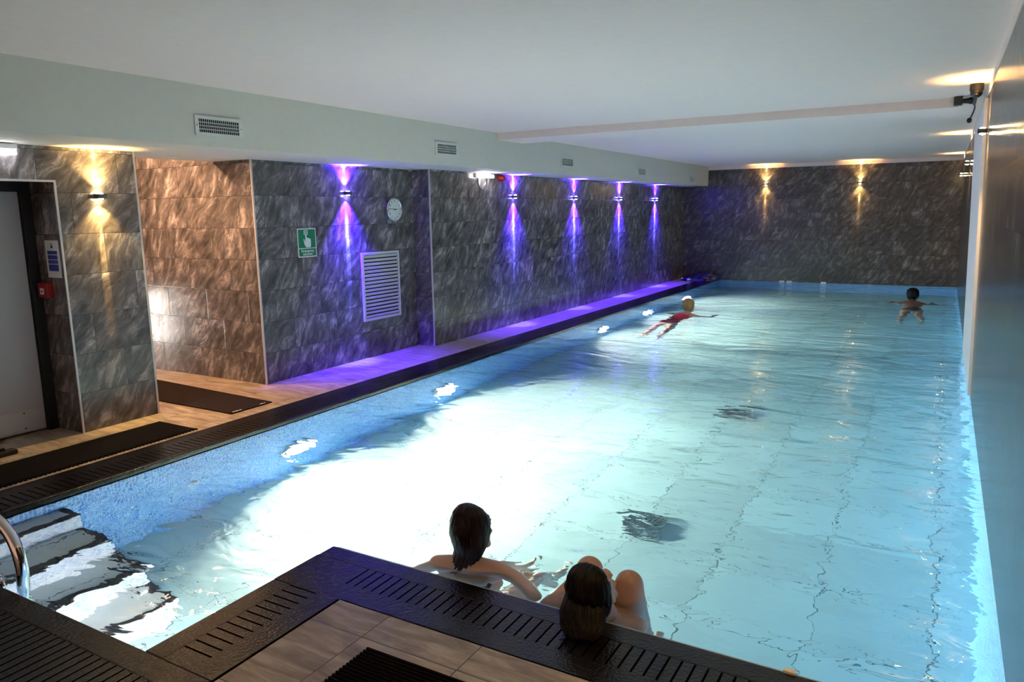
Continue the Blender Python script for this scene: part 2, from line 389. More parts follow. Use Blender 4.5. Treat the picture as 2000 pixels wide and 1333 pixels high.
# steps down into the water
steps = [(-4.352, -0.25), (-4.07, -0.48), (-3.78, -0.71), (-3.51, -0.92)]
YE = 2.33
root = empty('pool_steps', (-4.0, 1.93, -1.2)); tag(root, 'four submerged mosaic steps with grey treads and black edges', 'steps', kind='structure')
def rel(o, r):
    o.location = -r.location
px = XP
for i, (x, z) in enumerate(steps):
    bm = bmesh.new(); abox(bm, px, x, YS, YE, -1.25, z-0.012); o = mk('step', bm, M_mosaic_step, root); rel(o, root)
    bm = bmesh.new(); abox(bm, px, x+0.004, YS, YE+0.004, z-0.012, z); o2 = mk('tread', bm, M_tread, o)
    bm = bmesh.new(); abox(bm, x-0.045, x+0.008, YS, YE+0.008, z-0.010, z+0.004); abox(bm, px+0.0, x-0.045, YE-0.045, YE+0.008, z-0.010, z+0.004); mk('black_edge', bm, M_nose, o)
    px = x

# walls
bm = bmesh.new()
abox(bm, W1-0.36, W1, Y0, Y1, 0, ZS+0.02)              # pier between door and corridor (its end is the corridor's mouth)
abox(bm, W1-0.36, W1, -3, Y0, 1.909, ZS+0.02)          # above the door
abox(bm, W1-0.36, W1, -3, 1.6, 0, 1.909)
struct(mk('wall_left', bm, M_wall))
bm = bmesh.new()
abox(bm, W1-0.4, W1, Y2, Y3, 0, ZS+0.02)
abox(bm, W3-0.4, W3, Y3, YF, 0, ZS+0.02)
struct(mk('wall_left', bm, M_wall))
bm = bmesh.new()
abox(bm, -8.8, W1-0.4, Y2, Y2+0.15, 0, 2.62)        # corridor side that can be seen
struct(mk('wall_corridor', bm, M_wall))
bm = bmesh.new()
abox(bm, -8.8, W1-0.36, Y1-0.15, Y1, 0, 2.62); abox(bm, -8.95, -8.8, Y1-0.15, Y2+0.15, 0, 2.62)
struct(mk('wall_corridor', bm, M_wall))
bm = bmesh.new(); abox(bm, -8.95, -6.2, Y1-0.15, Y2+0.15, 2.6, 2.7); struct(mk('ceiling_corridor', bm, M_plaster))
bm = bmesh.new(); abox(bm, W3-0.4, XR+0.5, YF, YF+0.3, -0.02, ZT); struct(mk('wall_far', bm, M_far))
bm = bmesh.new()
vs = abox(bm, XR, XR+0.25, -3, YF+0.3, -0.02, ZT)
for v in vs: v.co.x -= LEAN*max(v.co.z, 0)
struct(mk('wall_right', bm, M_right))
# ceiling, plaster cove, soffit, beam
bm = bmesh.new(); abox(bm, -6.2, XR+0.5, -3, YF+0.3, ZC, ZC+0.12); struct(mk('ceiling', bm, M_plaster))
bm = bmesh.new(); abox(bm, FX, XR+0.5, YF-0.004, YF+0.3, ZT, ZC); abox(bm, xr(ZT)-0.004, XR+0.5, -3, YF, ZT, ZC); struct(mk('trim_2', bm, M_plaster))
bm = bmesh.new(); abox(bm, -6.2, FX, -3, YF, ZS, ZC); struct(mk('ceiling_soffit', bm, M_fascia))
bm = bmesh.new(); abox(bm, FX, 0.03, 8.094, 8.72, 2.517, ZC); struct(mk('ceiling_beam', bm, M_plaster))
# aluminium corner trims
tn = 3
def trim(*d):
    global tn
    struct(boxo('trim_%d' % tn, d, M_trim)); tn += 1
e = 0.004; t_ = 0.011
trim(W1-0.004, W1+e, Y0-e, Y0+t_, 0, 1.909+t_)
trim(W1-0.004, W1+e, 0.5, Y0, 1.909-e, 1.909+t_)
trim(W1-t_, W1+e, Y1-t_, Y1+e, 0, ZS)
trim(W1-t_, W1+e, Y2-e, Y2+t_, 0, ZS)
trim(W3-t_, W3+e, Y3-e, Y3+t_, 0, ZS)
# white painted panel on the right wall
bm = bmesh.new(); vs = abox(bm, XR-0.022, XR+0.02, 7.42, 9.85, 0.0, 2.50)
for v in vs: v.co.x -= LEAN*max(v.co.z, 0)
struct(mk('trim_%d' % tn, bm, plain('white_panel', (0.93, 0.87, 0.93), 0.7)))

# ------------------------------------------------------------------ door
DX = -6.03
d1 = empty('door_1', (DX, 2.3, 0)); struct(d1)
def C(name, dims, mat, parent, bev=0):
    bm = bmesh.new(); abox(bm, *dims, bev=bev); o = mk(name, bm, mat, parent)
    p = parent; off = Vector((0, 0, 0))
    while p: off += p.location; p = p.parent
    o.location = -off; return o
C('door_leaf', (DX-0.045, DX, 1.75, 3.055, 0.015, 1.845), M_door, d1, 0.004)
C('kick_plate', (DX, DX+0.003, 1.80, 3.045, 0.03, 0.19), M_kick, d1)
bm = bmesh.new(); abox(bm, DX-0.07, DX+0.035, 3.058, Y0, 0, 1.909); abox(bm, DX-0.07, DX+0.035, 1.6, 3.058, 1.85, 1.909); abox(bm, DX-0.07, DX+0.035, 1.6, 1.70, 0, 1.85)
o = mk('door_frame', bm, M_black, d1); o.location = -d1.location
for (yy, zz) in ((2.90, 0.05), (2.90, 0.17), (2.4, 0.05), (2.4, 0.17)):
    bm = bmesh.new(); cyl(bm, (DX+0.003, yy, zz), (DX+0.006, yy, zz), 0.006, seg=10); o = mk('screw', bm, M_black, d1); o.location = -d1.location
# tiled wall behind / beside the door recess
bm = bmesh.new(); abox(bm, -6.5, -6.15, -3, Y1-0.15, 0, ZS); struct(mk('wall_door_recess', bm, M_wall))

# lit glazed door at the end of the corridor
w1 = empty('window_1', (-8.8, 4.0, 0)); struct(w1)
C('pane', (-8.797, -8.785, 3.86, 4.03, 0.03, 0.72), M_window, w1)
bm = bmesh.new()
for d in ((-8.8, -8.775, 3.82, 3.86, 0, 0.76), (-8.8, -8.775, 4.03, 4.07, 0, 0.76), (-8.8, -8.775, 3.86, 4.03, 0, 0.03), (-8.8, -8.775, 3.86, 4.03, 0.72, 0.76)): abox(bm, *d)
o = mk('window_frame', bm, M_trim, w1); o.location = -w1.location

# ------------------------------------------------------------------ lights
def spot(name, loc, dirv, energy, color, angle, blend=0.6, rad=0.012, parent=None):
    l = bpy.data.lights.new(name, 'SPOT'); l.energy = energy; l.color = color; l.spot_size = math.radians(angle); l.spot_blend = blend; l.shadow_soft_size = rad
    o = bpy.data.objects.new(name, l); COL.objects.link(o); o.location = loc
    o.rotation_euler = Vector(dirv).to_track_quat('-Z', 'Y').to_euler(); o.parent = parent
    return o
M_lampbody = plain('dark_lamp_body', (0.10, 0.10, 0.11), 0.35, 0.6)
def make_sconce(color, core, power, lab, cat, grp, glass):
    r = empty('wall_light', (0, 0, 0)); tag(r, lab, cat, grp)
    # local: +X points out of the wall
    bm = bmesh.new(); abox(bm, 0.0, 0.008, -0.028, 0.028, -0.020, 0.020, bev=0.002); mk('mounting_plate', bm, M_steel, r)
    bm = bmesh.new(); abox(bm, 0.008, 0.075, -0.034, 0.034, -0.018, 0.018, bev=0.005); mk('lamp_body', bm, M_lampbody, r)
    for s in (1, -1):
        bm = bmesh.new(); sphere(bm, (0.040, 0, s*0.0175), (0.020, 0.020, 0.011), 20); mk('lens', bm, glass, r, smooth=True)
        spot('beam', (0.034, 0, s*0.034), (-0.02, 0, s), power*0.7, core, 24, 0.8, 0.006, r)
        spot('glow', (0.045, 0, s*0.034), (0.0, 0, s), power*(0.42 if color[0] > 0.5 else 0.75), color, (105 if color[0] > 0.5 else 86), 1.0, 0.008, r)
        spot('streak', (0.034, 0, s*0.034), (-0.085, 0, s), power*3.2, core, 8, 0.6, 0.004, r)  # extra spot imitating the lamp's long reflection in the glossy tile
    return r
G_warm = plain('warm_lens', (1, 0.9, 0.7), 0.3, emit=(1.0, 0.70, 0.32), es=170)
G_blue = plain('blue_lens', (0.5, 0.4, 1), 0.3, emit=(0.20, 0.15, 1.0), es=170)
GB, GW = 'blue lights along the left wall', 'warm lights on the far wall'
pb = make_sconce(BLUE, (0.13, 0.14, 1.0), P_BLUE, 'blue wall light shining up and down between emergency sign and clock', 'wall light', None, G_blue)
pb.location = (W1, 6.209, 1.865)
blue_l = ['blue wall light on tiled wall just right of the red sounder', 'second blue wall light from the red sounder towards the far wall',
          'third blue wall light from the red sounder towards the far wall', 'blue wall light nearest the far end of the left wall']
for (y, lab) in zip((9.43, 11.479, 13.485, 15.525), blue_l):
    o = copy_tree(pb); o.location = (W3, y, 1.855); o['label'] = lab; o['group'] = GB
pb['group'] = GB
pw = make_sconce(WARM, WARM, P_WARM, 'warm yellow wall light on the tiled pier beside the grey door', 'wall light', None, G_warm)
pw.location = (W1, 3.445, 1.805)
for (x, z, lab) in ((-3.551, 2.166, 'left one of two warm wall lights on the far wall'), (-1.619, 2.14, 'right one of two warm wall lights on the far wall')):
    o = copy_tree(pw); o.location = (x, YF, z); o.rotation_euler = (0, 0, -math.pi/2); o['label'] = lab; o['group'] = GW
for (y, lab) in ((6.95, 'warm light on the right wall nearest the camera, in front of the white panel'), (12.0, 'warm light on the right wall just beyond the white panel'), (16.6, 'warm light on the right wall closest to the far wall'), (1.95, 'warm light on the right wall beside the near deck, behind the view')):
    o = copy_tree(pw); o.location = (xr(2.2), y, 2.2); o.rotation_euler = (0, 0, math.pi); o['label'] = lab; o['group'] = 'warm lights on the right wall'

# underwater floodlights on the left pool wall
def make_flood(loc, rz, label, power, glass=None):
    r = empty('underwater_light', loc, rz); tag(r, label, 'pool light')
    bm = bmesh.new(); cyl(bm, (0, 0, 0), (0.03, 0, 0), 0.18, 0.165, 32); mk('bezel', bm, M_white, r, smooth=False)
    bm = bmesh.new(); vs = sphere(bm, (0.025, 0, 0), (0.045, 0.15, 0.15), 24)
    mk('lens', bm, glass or M_poolglass, r, smooth=True)
    l = bpy.data.lights.new('flood', 'AREA'); l.shape = 'DISK'; l.size = 0.26; l.energy = power; l.color = (1.0, 0.665, 0.48); l.spread = math.radians(140)
    o = bpy.data.objects.new('flood', l); COL.objects.link(o); o.parent = r; o.location = (0.09, 0, 0); o.rotation_euler = Vector((1, 0, -0.38)).to_track_quat('-Z', 'Y').to_euler()
    return r
fl = [(4.193, -0.80, 'nearest the steps', 1.0), (6.314, -0.84, 'below the emergency call sign and louvre', 1.0), (10.58, -0.95, 'in the middle of the left pool wall', 0.75), (12.6, -1.02, 'second from the far end', 0.45), (14.95, -1.08, 'nearest the far end beyond the swimmer', 0.35)]
for y, z, s, k in fl: make_flood((XP, y, z), 0, 'glowing underwater light in the left pool wall, ' + s, P_POOL*k)
make_flood((XK, 1.98, -0.62), math.pi, 'underwater light facing the submerged steps from under the island kerb', P_POOL*0.05, M_lampdim)

# corridor ceiling downlight (warm)
r = empty('corridor_lamp', (-6.75, 4.2, 2.6)); tag(r, 'warm round downlight in the corridor ceiling', 'ceiling light')
bm = bmesh.new(); cyl(bm, (0, 0, -0.02), (0, 0, 0), 0.09, seg=24); mk('lamp_ring', bm, M_white, r)
l = bpy.data.lights.new('down', 'AREA'); l.shape = 'DISK'; l.size = 0.15; l.energy = 55; l.color = (1.0, 0.54, 0.27)
o = bpy.data.objects.new('down', l); COL.objects.link(o); o.parent = r; o.location = (0, 0, -0.025)

r = empty('corridor_lamp', (-5.93, 4.3, ZS)); tag(r, 'added warm fill lamp over the corridor mouth, clearing the lintel shadow', 'ceiling light')  # added fill lamp, lifts the lintel's shadow off the corridor wall
bm = bmesh.new(); cyl(bm, (0, 0, -0.006), (0, 0, 0), 0.055, seg=24); mk('lamp_ring', bm, M_white, r)
l = bpy.data.lights.new('down', 'AREA'); l.shape = 'DISK'; l.size = 0.08; l.energy = 13; l.color = (1.0, 0.54, 0.27)
o = bpy.data.objects.new('down', l); COL.objects.link(o); o.parent = r; o.location = (0, 0, -0.012)

# emergency bulkheads
r = empty('emergency_light', (W1, 2.70, 2.125)); tag(r, 'lit white bulkhead light above the grey door at the frame edge', 'emergency light')
bm = bmesh.new(); abox(bm, 0, 0.07, -0.18, 0.175, -0.005, 0.030, bev=0.006); mk('lamp_body', bm, M_white, r)
bm = bmesh.new(); abox(bm, 0.003, 0.067, -0.175, 0.17, -0.045, -0.005, bev=0.012); mk('diffuser', bm, M_lampglow, r)
r = empty('emergency_light', (W3, 8.60, 2.125)); tag(r, 'lit white emergency light under the soffit with a looped cable', 'emergency light')
bm = bmesh.new(); abox(bm, 0, 0.03, -0.18, 0.18, -0.03, 0.03, bev=0.004); mk('lamp_body', bm, M_white, r)
bm = bmesh.new(); abox(bm, 0.03, 0.09, -0.17, 0.17, -0.032, 0.012, bev=0.012); mk('diffuser', bm, plain('bright_diffuser', (0.9, 0.9, 0.9), 0.4, emit=(1, 0.97, 1), es=22), r)
bm = bmesh.new(); tube(bm, smooth_path([(0.012, -0.12, -0.03), (0.014, -0.115, -0.12), (0.014, -0.05, -0.185), (0.014, 0.06, -0.17), (0.014, 0.10, -0.11), (0.012, 0.105, -0.03)], 6), 0.008, 8); mk('cable', bm, M_blackgloss, r, smooth=True)

# red sounder
r = empty('fire_sounder', (W3, 9.05, 2.105)); tag(r, 'red round fire alarm sounder under the soffit beside the emergency light', 'alarm sounder')
bm = bmesh.new(); cyl(bm, (0, 0, 0), (0.035, 0, 0), 0.05, 0.05, 24); mk('base', bm, M_red, r, smooth=False)
bm = bmesh.new(); cyl(bm, (0.035, 0, -0.003), (0.085, 0, -0.003), 0.046, 0.036, 24); cyl(bm, (0.085, 0, -0.003), (0.095, 0, -0.003), 0.036, 0.022, 24); mk('horn', bm, M_red, r)

# ------------------------------------------------------------------ fascia grilles
def make_grille():
    r = empty('air_grille', (0, 0, 0))
    bm = bmesh.new(); Wd, Ht, f = 0.215, 0.073, 0.032
    for d in ((-Wd, Wd, Ht-f*0.75, Ht), (-Wd, Wd, -Ht, -Ht+f*0.75), (-Wd, -Wd+f, -Ht+f*.75, Ht-f*.75), (Wd-f, Wd, -Ht+f*.75, Ht-f*.75)):
        abox(bm, 0, 0.012, d[0], d[1], d[2], d[3])
    mk('frame', bm, M_grille, r)
    boxo('duct_opening', (0.0005, 0.002, -Wd+f, Wd-f, -Ht+f*.75, Ht-f*.75), M_dark, r)
    bm = bmesh.new()
    for k in range(1, 4):
        z = -Ht+f*.75 + k*(2*Ht-1.5*f)/4; abox(bm, 0.004, 0.011, -Wd+f, Wd-f, z-0.0022, z+0.0022)
    for k in range(1, 20):
        y = -Wd+f + k*(2*Wd-2*f)/20; abox(bm, 0.003, 0.007, y-0.0018, y+0.0018, -Ht+f*.75, Ht-f*.75)
    mk('louvre_bars', bm, M_grille, r)
    for s in (-1, 1):
        bm = bmesh.new(); cyl(bm, (0.012, s*(Wd-0.014), 0), (0.014, s*(Wd-0.014), 0), 0.004, seg=8); mk('screw', bm, M_dark, r)
    return r
g0 = make_grille()
gl_ = ['white air grille on the fascia nearest the camera, above the corridor mouth', 'second air grille along the fascia, above the clock', 'third air grille along the fascia, just past the ceiling beam',
       'fourth air grille along the fascia, second from the far end', 'smallest-looking air grille on the fascia next to the far wall']
for i, (y, z, lab) in enumerate(zip((3.961, 6.984, 10.056, 13.164, 16.30), (2.31, 2.335, 2.342, 2.32, 2.295), gl_)):
    o = g0 if i == 0 else copy_tree(g0)
    o.location = (FX, y, z); tag(o, lab, 'air grille', 'air grilles along the fascia')

# ------------------------------------------------------------------ louvre vent
r = empty('louvre_vent', (W1, 6.735, 0.818)); tag(r, 'white rectangular louvred vent low on the tiled wall under the clock', 'vent')
bm = bmesh.new(); a, h, f = 0.33, 0.39, 0.028
for d in ((-a, a, h-f, h), (-a, a, -h, -h+f), (-a, -a+f, -h+f, h-f), (a-f, a, -h+f, h-f)): abox(bm, 0, 0.022, *d)
mk('frame', bm, M_louvre, r)
boxo('back_panel', (0.0005, 0.002, -a+f, a-f, -h+f, h-f), M_dark, r)
n = 17
for k in range(n):
    z = -h+f+(k+0.5)*(2*h-2*f)/n
    bm = bmesh.new(); vs = abox(bm, -0.001, 0.001, -a+f, a-f, -0.0165, 0.0165)
    R = Matrix.Rotation(math.radians(28), 3, 'Y')
    for v in vs: v.co = R @ v.co + Vector((0.011, 0, z))
    mk('slat', bm, M_louvre, r)

# ------------------------------------------------------------------ clock, 8:46
r = empty('wall_clock', (W1, 6.985, 1.688)); tag(r, 'round white wall clock in a silver rim showing quarter to nine', 'clock')
bm = bmesh.new()
prof = [(0.0, 0.128), (0.045, 0.140), (0.055, 0.138), (0.058, 0.128), (0.050, 0.122)]
rings = [[bm.verts.new((x, q*math.cos(t*math.pi/24), q*math.sin(t*math.pi/24))) for t in range(48)] for x, q in prof]
for A, B in zip(rings, rings[1:]):
    for i in range(48): bm.faces.new((A[i], A[(i+1) % 48], B[(i+1) % 48], B[i]))
bmesh.ops.recalc_face_normals(bm, faces=bm.faces)
mk('rim', bm, M_chrome, r, smooth=True)
bm = bmesh.new(); cyl(bm, (0.01, 0, 0), (0.048, 0, 0), 0.124, seg=48); mk('face', bm, M_signw, r)
allv = bmesh.new()
for hnum in range(1, 13):
    a_ = math.radians(90 - hnum*30)
    t = text_mesh('n', str(hnum), 0.030, M_hands, None, (0, 0, 0), (0, 0, 0))
    me = t.data
    # text lies in XY; put it on the face (normal +X, up +Z, right +Y)
    me.transform(Matrix(((0, 0, 1, 0.0490), (1, 0, 0, 0.098*math.cos(a_)), (0, 1, 0, 0.098*math.sin(a_)), (0, 0, 0, 1))))
    t.name = 'numeral'; t.parent = r
allv.free()
def hand(name, ang, L, wd, x):
    bm = bmesh.new(); vs = abox(bm, x, x+0.0015, -0.018, L, -wd, wd)
    for v in vs:
        if v.co.y > L*0.9: v.co.z *= 0.4
    a_ = math.radians(ang); R = Matrix.Rotation(a_, 3, 'X')
    for v in vs: v.co = R @ v.co
    mk(name, bm, M_hands, r)
hand('minute_hand', 90+276-360+(-186)+(-6)+180, 0.088, 0.0035, 0.0515) if False else None
def clockang(deg): return 90-deg                   # clockwise from 12 -> angle from +Y about +X
hand('minute_hand', clockang(279), 0.090, 0.0035, 0.0525)
hand('hour_hand', clockang(84), 0.060, 0.0048, 0.0505)
bm = bmesh.new(); cyl(bm, (0.05, 0, 0), (0.056, 0, 0), 0.006, seg=12); mk('hub', bm, M_hands, r)

# ------------------------------------------------------------------ emergency call point sign
r = empty('safety_sign', (W1, 5.602, 1.359)); tag(r, 'green and white emergency call point sign with a pressing hand', 'sign')
boxo('plate', (0, 0.003, -0.128, 0.128, -0.146, 0.146), M_signw, r)
boxo('green_field', (0.003, 0.004, -0.118, 0.118, -0.052, 0.136), M_green, r)
boxo('green_caption_panel', (0.003, 0.004, -0.118, 0.118, -0.136, -0.060), M_green, r)
bm = bmesh.new()
def poly(bm, pts, x0=0.004, x1=0.0048):
    a = [bm.verts.new((x0, y, z)) for y, z in pts]; c = [bm.verts.new((x1, y, z)) for y, z in pts]
    bm.faces.new(a[::-1]); bm.faces.new(c)
    for i in range(len(pts)): bm.faces.new((a[i], a[(i+1) % len(pts)], c[(i+1) % len(pts)], c[i]))
poly(bm, [(-0.018, -0.046), (0.044, -0.046), (0.050, -0.030), (0.052, 0.030), (0.044, 0.040), (0.020, 0.046), (-0.004, 0.054), (-0.006, 0.086), (-0.022, 0.086), (-0.022, 0.030), (-0.026, 0.006), (-0.040, 0.040), (-0.050, 0.036), (-0.040, -0.012)])
bmesh.ops.recalc_face_normals(bm, faces=bm.faces); mk('hand_symbol', bm, M_signw, r)
bm = bmesh.new()
for d in ((-0.040, 0.014, 0.118, 0.127), (-0.040, 0.014, 0.082, 0.089), (-0.040, -0.032, 0.089, 0.118), (0.006, 0.014, 0.089, 0.118), (-0.026, 0.0, 0.098, 0.109)): abox(bm, 0.004, 0.0048, *d)
mk('button_symbol', bm, M_signw, r)
TR = (math.pi/2, 0, math.pi/2)
text_mesh('caption', 'Emergency', 0.040, M_signw, r, (0.0044, 0, -0.082), TR)
text_mesh('caption', 'call point', 0.036, M_signw, r, (0.0044, 0, -0.115), TR)

# ------------------------------------------------------------------ fire notice and red call point on the door jamb (faces -Y)
r = empty('fire_notice', (-5.792, Y0, 1.342)); tag(r, 'white notice with four blue text bands on the door jamb', 'notice')
boxo('plate', (-0.088, 0.088, -0.004, 0, -0.140, 0.140), M_signw, r)
for k, (z0, z1) in enumerate(((0.035, 0.062), (-0.003, 0.029), (-0.035, -0.008), (-0.090, -0.041))):
    boxo('blue_band', (-0.064, 0.064, -0.0052, -0.004, z0, z1), M_blue, r)
bm = bmesh.new(); cyl(bm, (0, -0.005, 0.092), (0, -0.004, 0.092), 0.013, seg=16); cyl(bm, (0, -0.005, 0.112), (0, -0.004, 0.112), 0.006, seg=12); mk('round_symbol', bm, M_blue, r)
r = empty('call_point', (-5.900, Y0, 1.105)); tag(r, 'red square fire alarm call point on the jamb below the notice', 'call point')
boxo('housing', (-0.062, 0.062, -0.052, 0, -0.056, 0.056), M_red, r, bev=0.008)
boxo('press_window', (-0.028, 0.020, -0.0545, -0.052, -0.030, 0.018), M_signw, r)
bm = bmesh.new(); cyl(bm, (-0.004, -0.0555, -0.006), (-0.004, -0.0545, -0.006), 0.009, seg=14); mk('push_dot', bm, M_red, r)

# ------------------------------------------------------------------ mats
def tagd(o, *a, **k): return tag(o, *a, **k)
r = empty('rubber_mat', (-5.17, 2.2, 0)); tag(r, 'long flat black rubber mat beside the left kerb in front of the pier', 'mat')
bm = bmesh.new(); abox(bm, -0.235, 0.20, -1.9, 1.40, 0, 0.010, bev=0.003); mk('mat_sheet', bm, M_mat, r)
bm = bmesh.new()
for k in range(110): abox(bm, 0.205, 0.228, -1.88+k*0.03, -1.88+k*0.03+0.018, 0, 0.009)
abox(bm, 0.20, 0.206, -1.9, 1.40, 0, 0.010); mk('perforated_edge', bm, M_mat, r)
r = empty('entrance_mat', (-5.9, 4.26, 0)); tag(r, 'flat black mat lying in the corridor mouth with pale marks on its edge', 'mat')
bm = bmesh.new()
P = [(-5.066, 4.47), (-5.070, 4.03), (-7.2, 4.05), (-7.2, 4.60)]
a = [bm.verts.new((x+5.9, y-4.26, 0)) for x, y in P]; c = [bm.verts.new((x+5.9, y-4.26, 0.010)) for x, y in P]
bm.faces.new(a); bm.faces.new(c[::-1])
for i in range(4): bm.faces.new((a[i], c[i], c[(i+1) % 4], a[(i+1) % 4]))
bmesh.ops.recalc_face_normals(bm, faces=bm.faces); mk('mat_sheet', bm, M_matflat, r)
for (y0, y1) in ((4.065, 4.085), (4.09, 4.125), (4.135, 4.155), (4.36, 4.395), (4.405, 4.415)):
    bm = bmesh.new(); abox(bm, 0.800, 0.815, y0-4.26, y1-4.26, 0.010, 0.0106); mk('edge_marking', bm, M_signw, r)
r = empty('ribbed_mat', (-1.2, 1.5, 0)); tag(r, 'black ribbed rubber mat on the beige deck tiles in the foreground', 'mat')
boxo('mat_base', (-0.59, 0.62, -0.5, 0.454, 0, 0.006), M_mat, r)
bm = bmesh.new()
k = 0; y = 0.454
while y > -0.5: abox(bm, -0.59, 0.62, y-0.010, y, 0.006, 0.013); y -= 0.0185
mk('ribs', bm, M_mat, r)
# grey roller end at the frame's left edge
r = empty('floor_squeegee', (-5.62, 2.35, 0)); tag(r, 'dark grey rubber floor item on the tiles before the door at the left edge', 'floor squeegee')
bm = bmesh.new(); abox(bm, -0.045, 0.035, -0.5, 0.27, 0.002, 0.035, bev=0.012); mk('blade_holder', bm, M_black, r)
bm = bmesh.new(); tube(bm, [(-0.01, -0.5, 0.04), (-0.01, 0.2, 0.04)], 0.014, 10); mk('rubber_strip', bm, M_mat, r, smooth=True)

# ------------------------------------------------------------------ handrail by the steps
r = empty('handrail', (-3.576, 1.62, -0.71)); tag(r, 'curved chrome handrail rising out of the water by the steps', 'handrail')
pts = smooth_path([(-3.578, 1.62, -0.71), (-3.578, 1.62, -0.35), (-3.576, 1.62, -0.06), (-3.566, 1.62, 0.05), (-3.585, 1.62, 0.14), (-3.64, 1.62, 0.215), (-3.72, 1.61, 0.27), (-3.85, 1.59, 0.33), (-4.05, 1.50, 0.40), (-4.30, 1.36, 0.44), (-4.50, 1.20, 0.36), (-4.55, 1.12, 0.15), (-4.55, 1.10, 0.005)], 6)
bm = bmesh.new(); tube(bm, pts, 0.027, 24); o = mk('rail_tube', bm, M_chrome, r, smooth=True); o.location = -r.location
bm = bmesh.new(); cyl(bm, (-4.55, 1.10, 0), (-4.55, 1.10, 0.012), 0.055, 0.05, 24); o = mk('deck_flange', bm, M_chrome, r); o.location = -r.location
bm = bmesh.new(); cyl(bm, (-3.578, 1.62, -0.71), (-3.578, 1.62, -0.695), 0.055, 0.05, 24); o = mk('step_flange', bm, M_chrome, r); o.location = -r.location
r = empty('grab_bar', (-3.9, YS, 0.0)); tag(r, 'short pale metal bar along the kerb beside the steps', 'grab bar')
bm = bmesh.new(); tube(bm, smooth_path([(-0.6, 0.016, 0.028), (0.18, 0.016, 0.028), (0.25, 0.022, 0.010), (0.27, 0.022, -0.05)], 6), 0.013, 14); mk('bar_tube', bm, M_chrome, r, smooth=True)

# ------------------------------------------------------------------ drains, inlet, fittings
def drain(x, y, s, lab):
    z = floor_z(y)
    r = empty('main_drain', (x, y, z)); tag(r, lab, 'drain grate', 'drain grates on the pool floor')
    bm = bmesh.new()
    for d in ((-s, s, -s, -s+0.02), (-s, s, s-0.02, s), (-s, -s+0.02, -s+.02, s-.02), (s-0.02, s, -s+.02, s-.02)): abox(bm, d[0], d[1], d[2], d[3], 0, 0.02)
    mk('frame', bm, M_grate, r)
    bm = bmesh.new(); abox(bm, -s+.02, s-.02, -s+.02, s-.02, 0, 0.006)
    k = -s+0.03
    while k < s-0.03: abox(bm, k, k+0.012, -s+0.02, s-0.02, 0.006, 0.018); k += 0.024
    mk('grate_bars', bm, M_grate, r)
    return r
drain(-1.68, 4.66, 0.155, 'dark square drain grate on the pool floor near the seated bathers')
drain(-1.70, 7.34, 0.15, 'dark square drain grate on the pool floor further out')
r = empty('water_inlet', (XP, 3.229, -0.64)); tag(r, 'small round white water inlet in the blue mosaic wall', 'pool inlet')
bm = bmesh.new(); cyl(bm, (0, 0, 0), (0.018, 0, 0), 0.042, 0.036, 24); mk('flange', bm, M_white, r)
bm = bmesh.new(); sphere(bm, (0.016, 0, 0), (0.012, 0.022, 0.022), 16); mk('eyeball', bm, M_white, r, smooth=True)
for x, lab, n in ((-3.03, 'pair of small white fittings at the far waterline', 2), (-2.23, 'single small white fitting at the far waterline', 1)):
    r = empty('pool_fitting', (x, YF, 0.0)); tag(r, lab, 'pool fitting')
    for k in range(n):
        bm = bmesh.new(); abox(bm, -0.055+k*0.16-(n-1)*0.08, 0.055+k*0.16-(n-1)*0.08, -0.04, 0, -0.03, 0.008, bev=0.010); mk('cap', bm, M_white, r)
r = empty('kerb_clip', (-0.364, YK+0.004, -0.004)); tag(r, 'tiny white clip on the front kerb edge at bottom right', 'clip')
boxo('clip_body', (-0.022, 0.022, -0.012, 0.012, 0, 0.014), M_white, r, bev=0.003)

# dark blue cover heaped in the far left corner
bm = bmesh.new(); g = bmesh.ops.create_icosphere(bm, subdivisions=5, radius=1)
for v in g['verts']:
    c = v.co.copy(); nn = noise.noise(c*1.7)*0.22 + noise.noise(c*5)*0.10 + noise.noise(Vector((c.x*3, c.y*12, c.z*6)))*0.04
    c = c*(1+nn); hgt = max(0, c.z)
    v.co = Vector((c.x*0.42, c.y*0.34, hgt*0.17*(1+0.25*c.x) if c.z > 0 else 0))
o = mk('folded_cover', bm, M_cover, smooth=True, loc=(-4.86, 17.18, 0.0)); tag(o, 'dark blue crumpled cover heaped in the far left corner of the deck', 'pool cover')
for x, y, lab in ((-5.22, 17.0, 'small pale round float left of the dark blue cover'), (-5.02, 16.82, 'small pale float in front of the dark blue cover')):
    bm = bmesh.new(); vs = sphere(bm, (0, 0, 0.035), (0.05, 0.04, 0.035), 16)
    for v in vs: v.co += v.co.normalized()*noise.noise(v.co*30)*0.002
    o = mk('float', bm, M_white, smooth=True, loc=(x, y, 0.0)); tag(o, lab, 'float')

# ------------------------------------------------------------------ black camera unit by the beam end
r = empty('security_camera', (0.13, 7.6, 2.56)); tag(r, 'black security camera on a jointed bracket by the ceiling beam and right wall', 'security camera')
def L(p): return Vector(p) - r.location
bm = bmesh.new(); sphere(bm, L((0.145, 7.30, 2.535)), (0.045, 0.05, 0.045), 20); mk('dome', bm, M_blackgloss, r, smooth=True)
bm = bmesh.new(); cyl(bm, L((0.145, 7.30, 2.55)), L((0.145, 7.30, ZC)), 0.05, seg=24); mk('dome_base', bm, M_black, r)
bm = bmesh.new(); tube(bm, [L((0.145, 7.34, 2.56)), L((0.150, 7.7, 2.545)), L((0.150, 8.05, 2.53))], 0.014, 12); mk('bracket_arm', bm, M_black, r, smooth=True)
bm = bmesh.new(); abox(bm, *[c for p in zip(L((-0.01, 8.00, 2.525)), L((0.06, 8.09, 2.60))) for c in p], bev=0.008); mk('camera_body', bm, M_black, r)
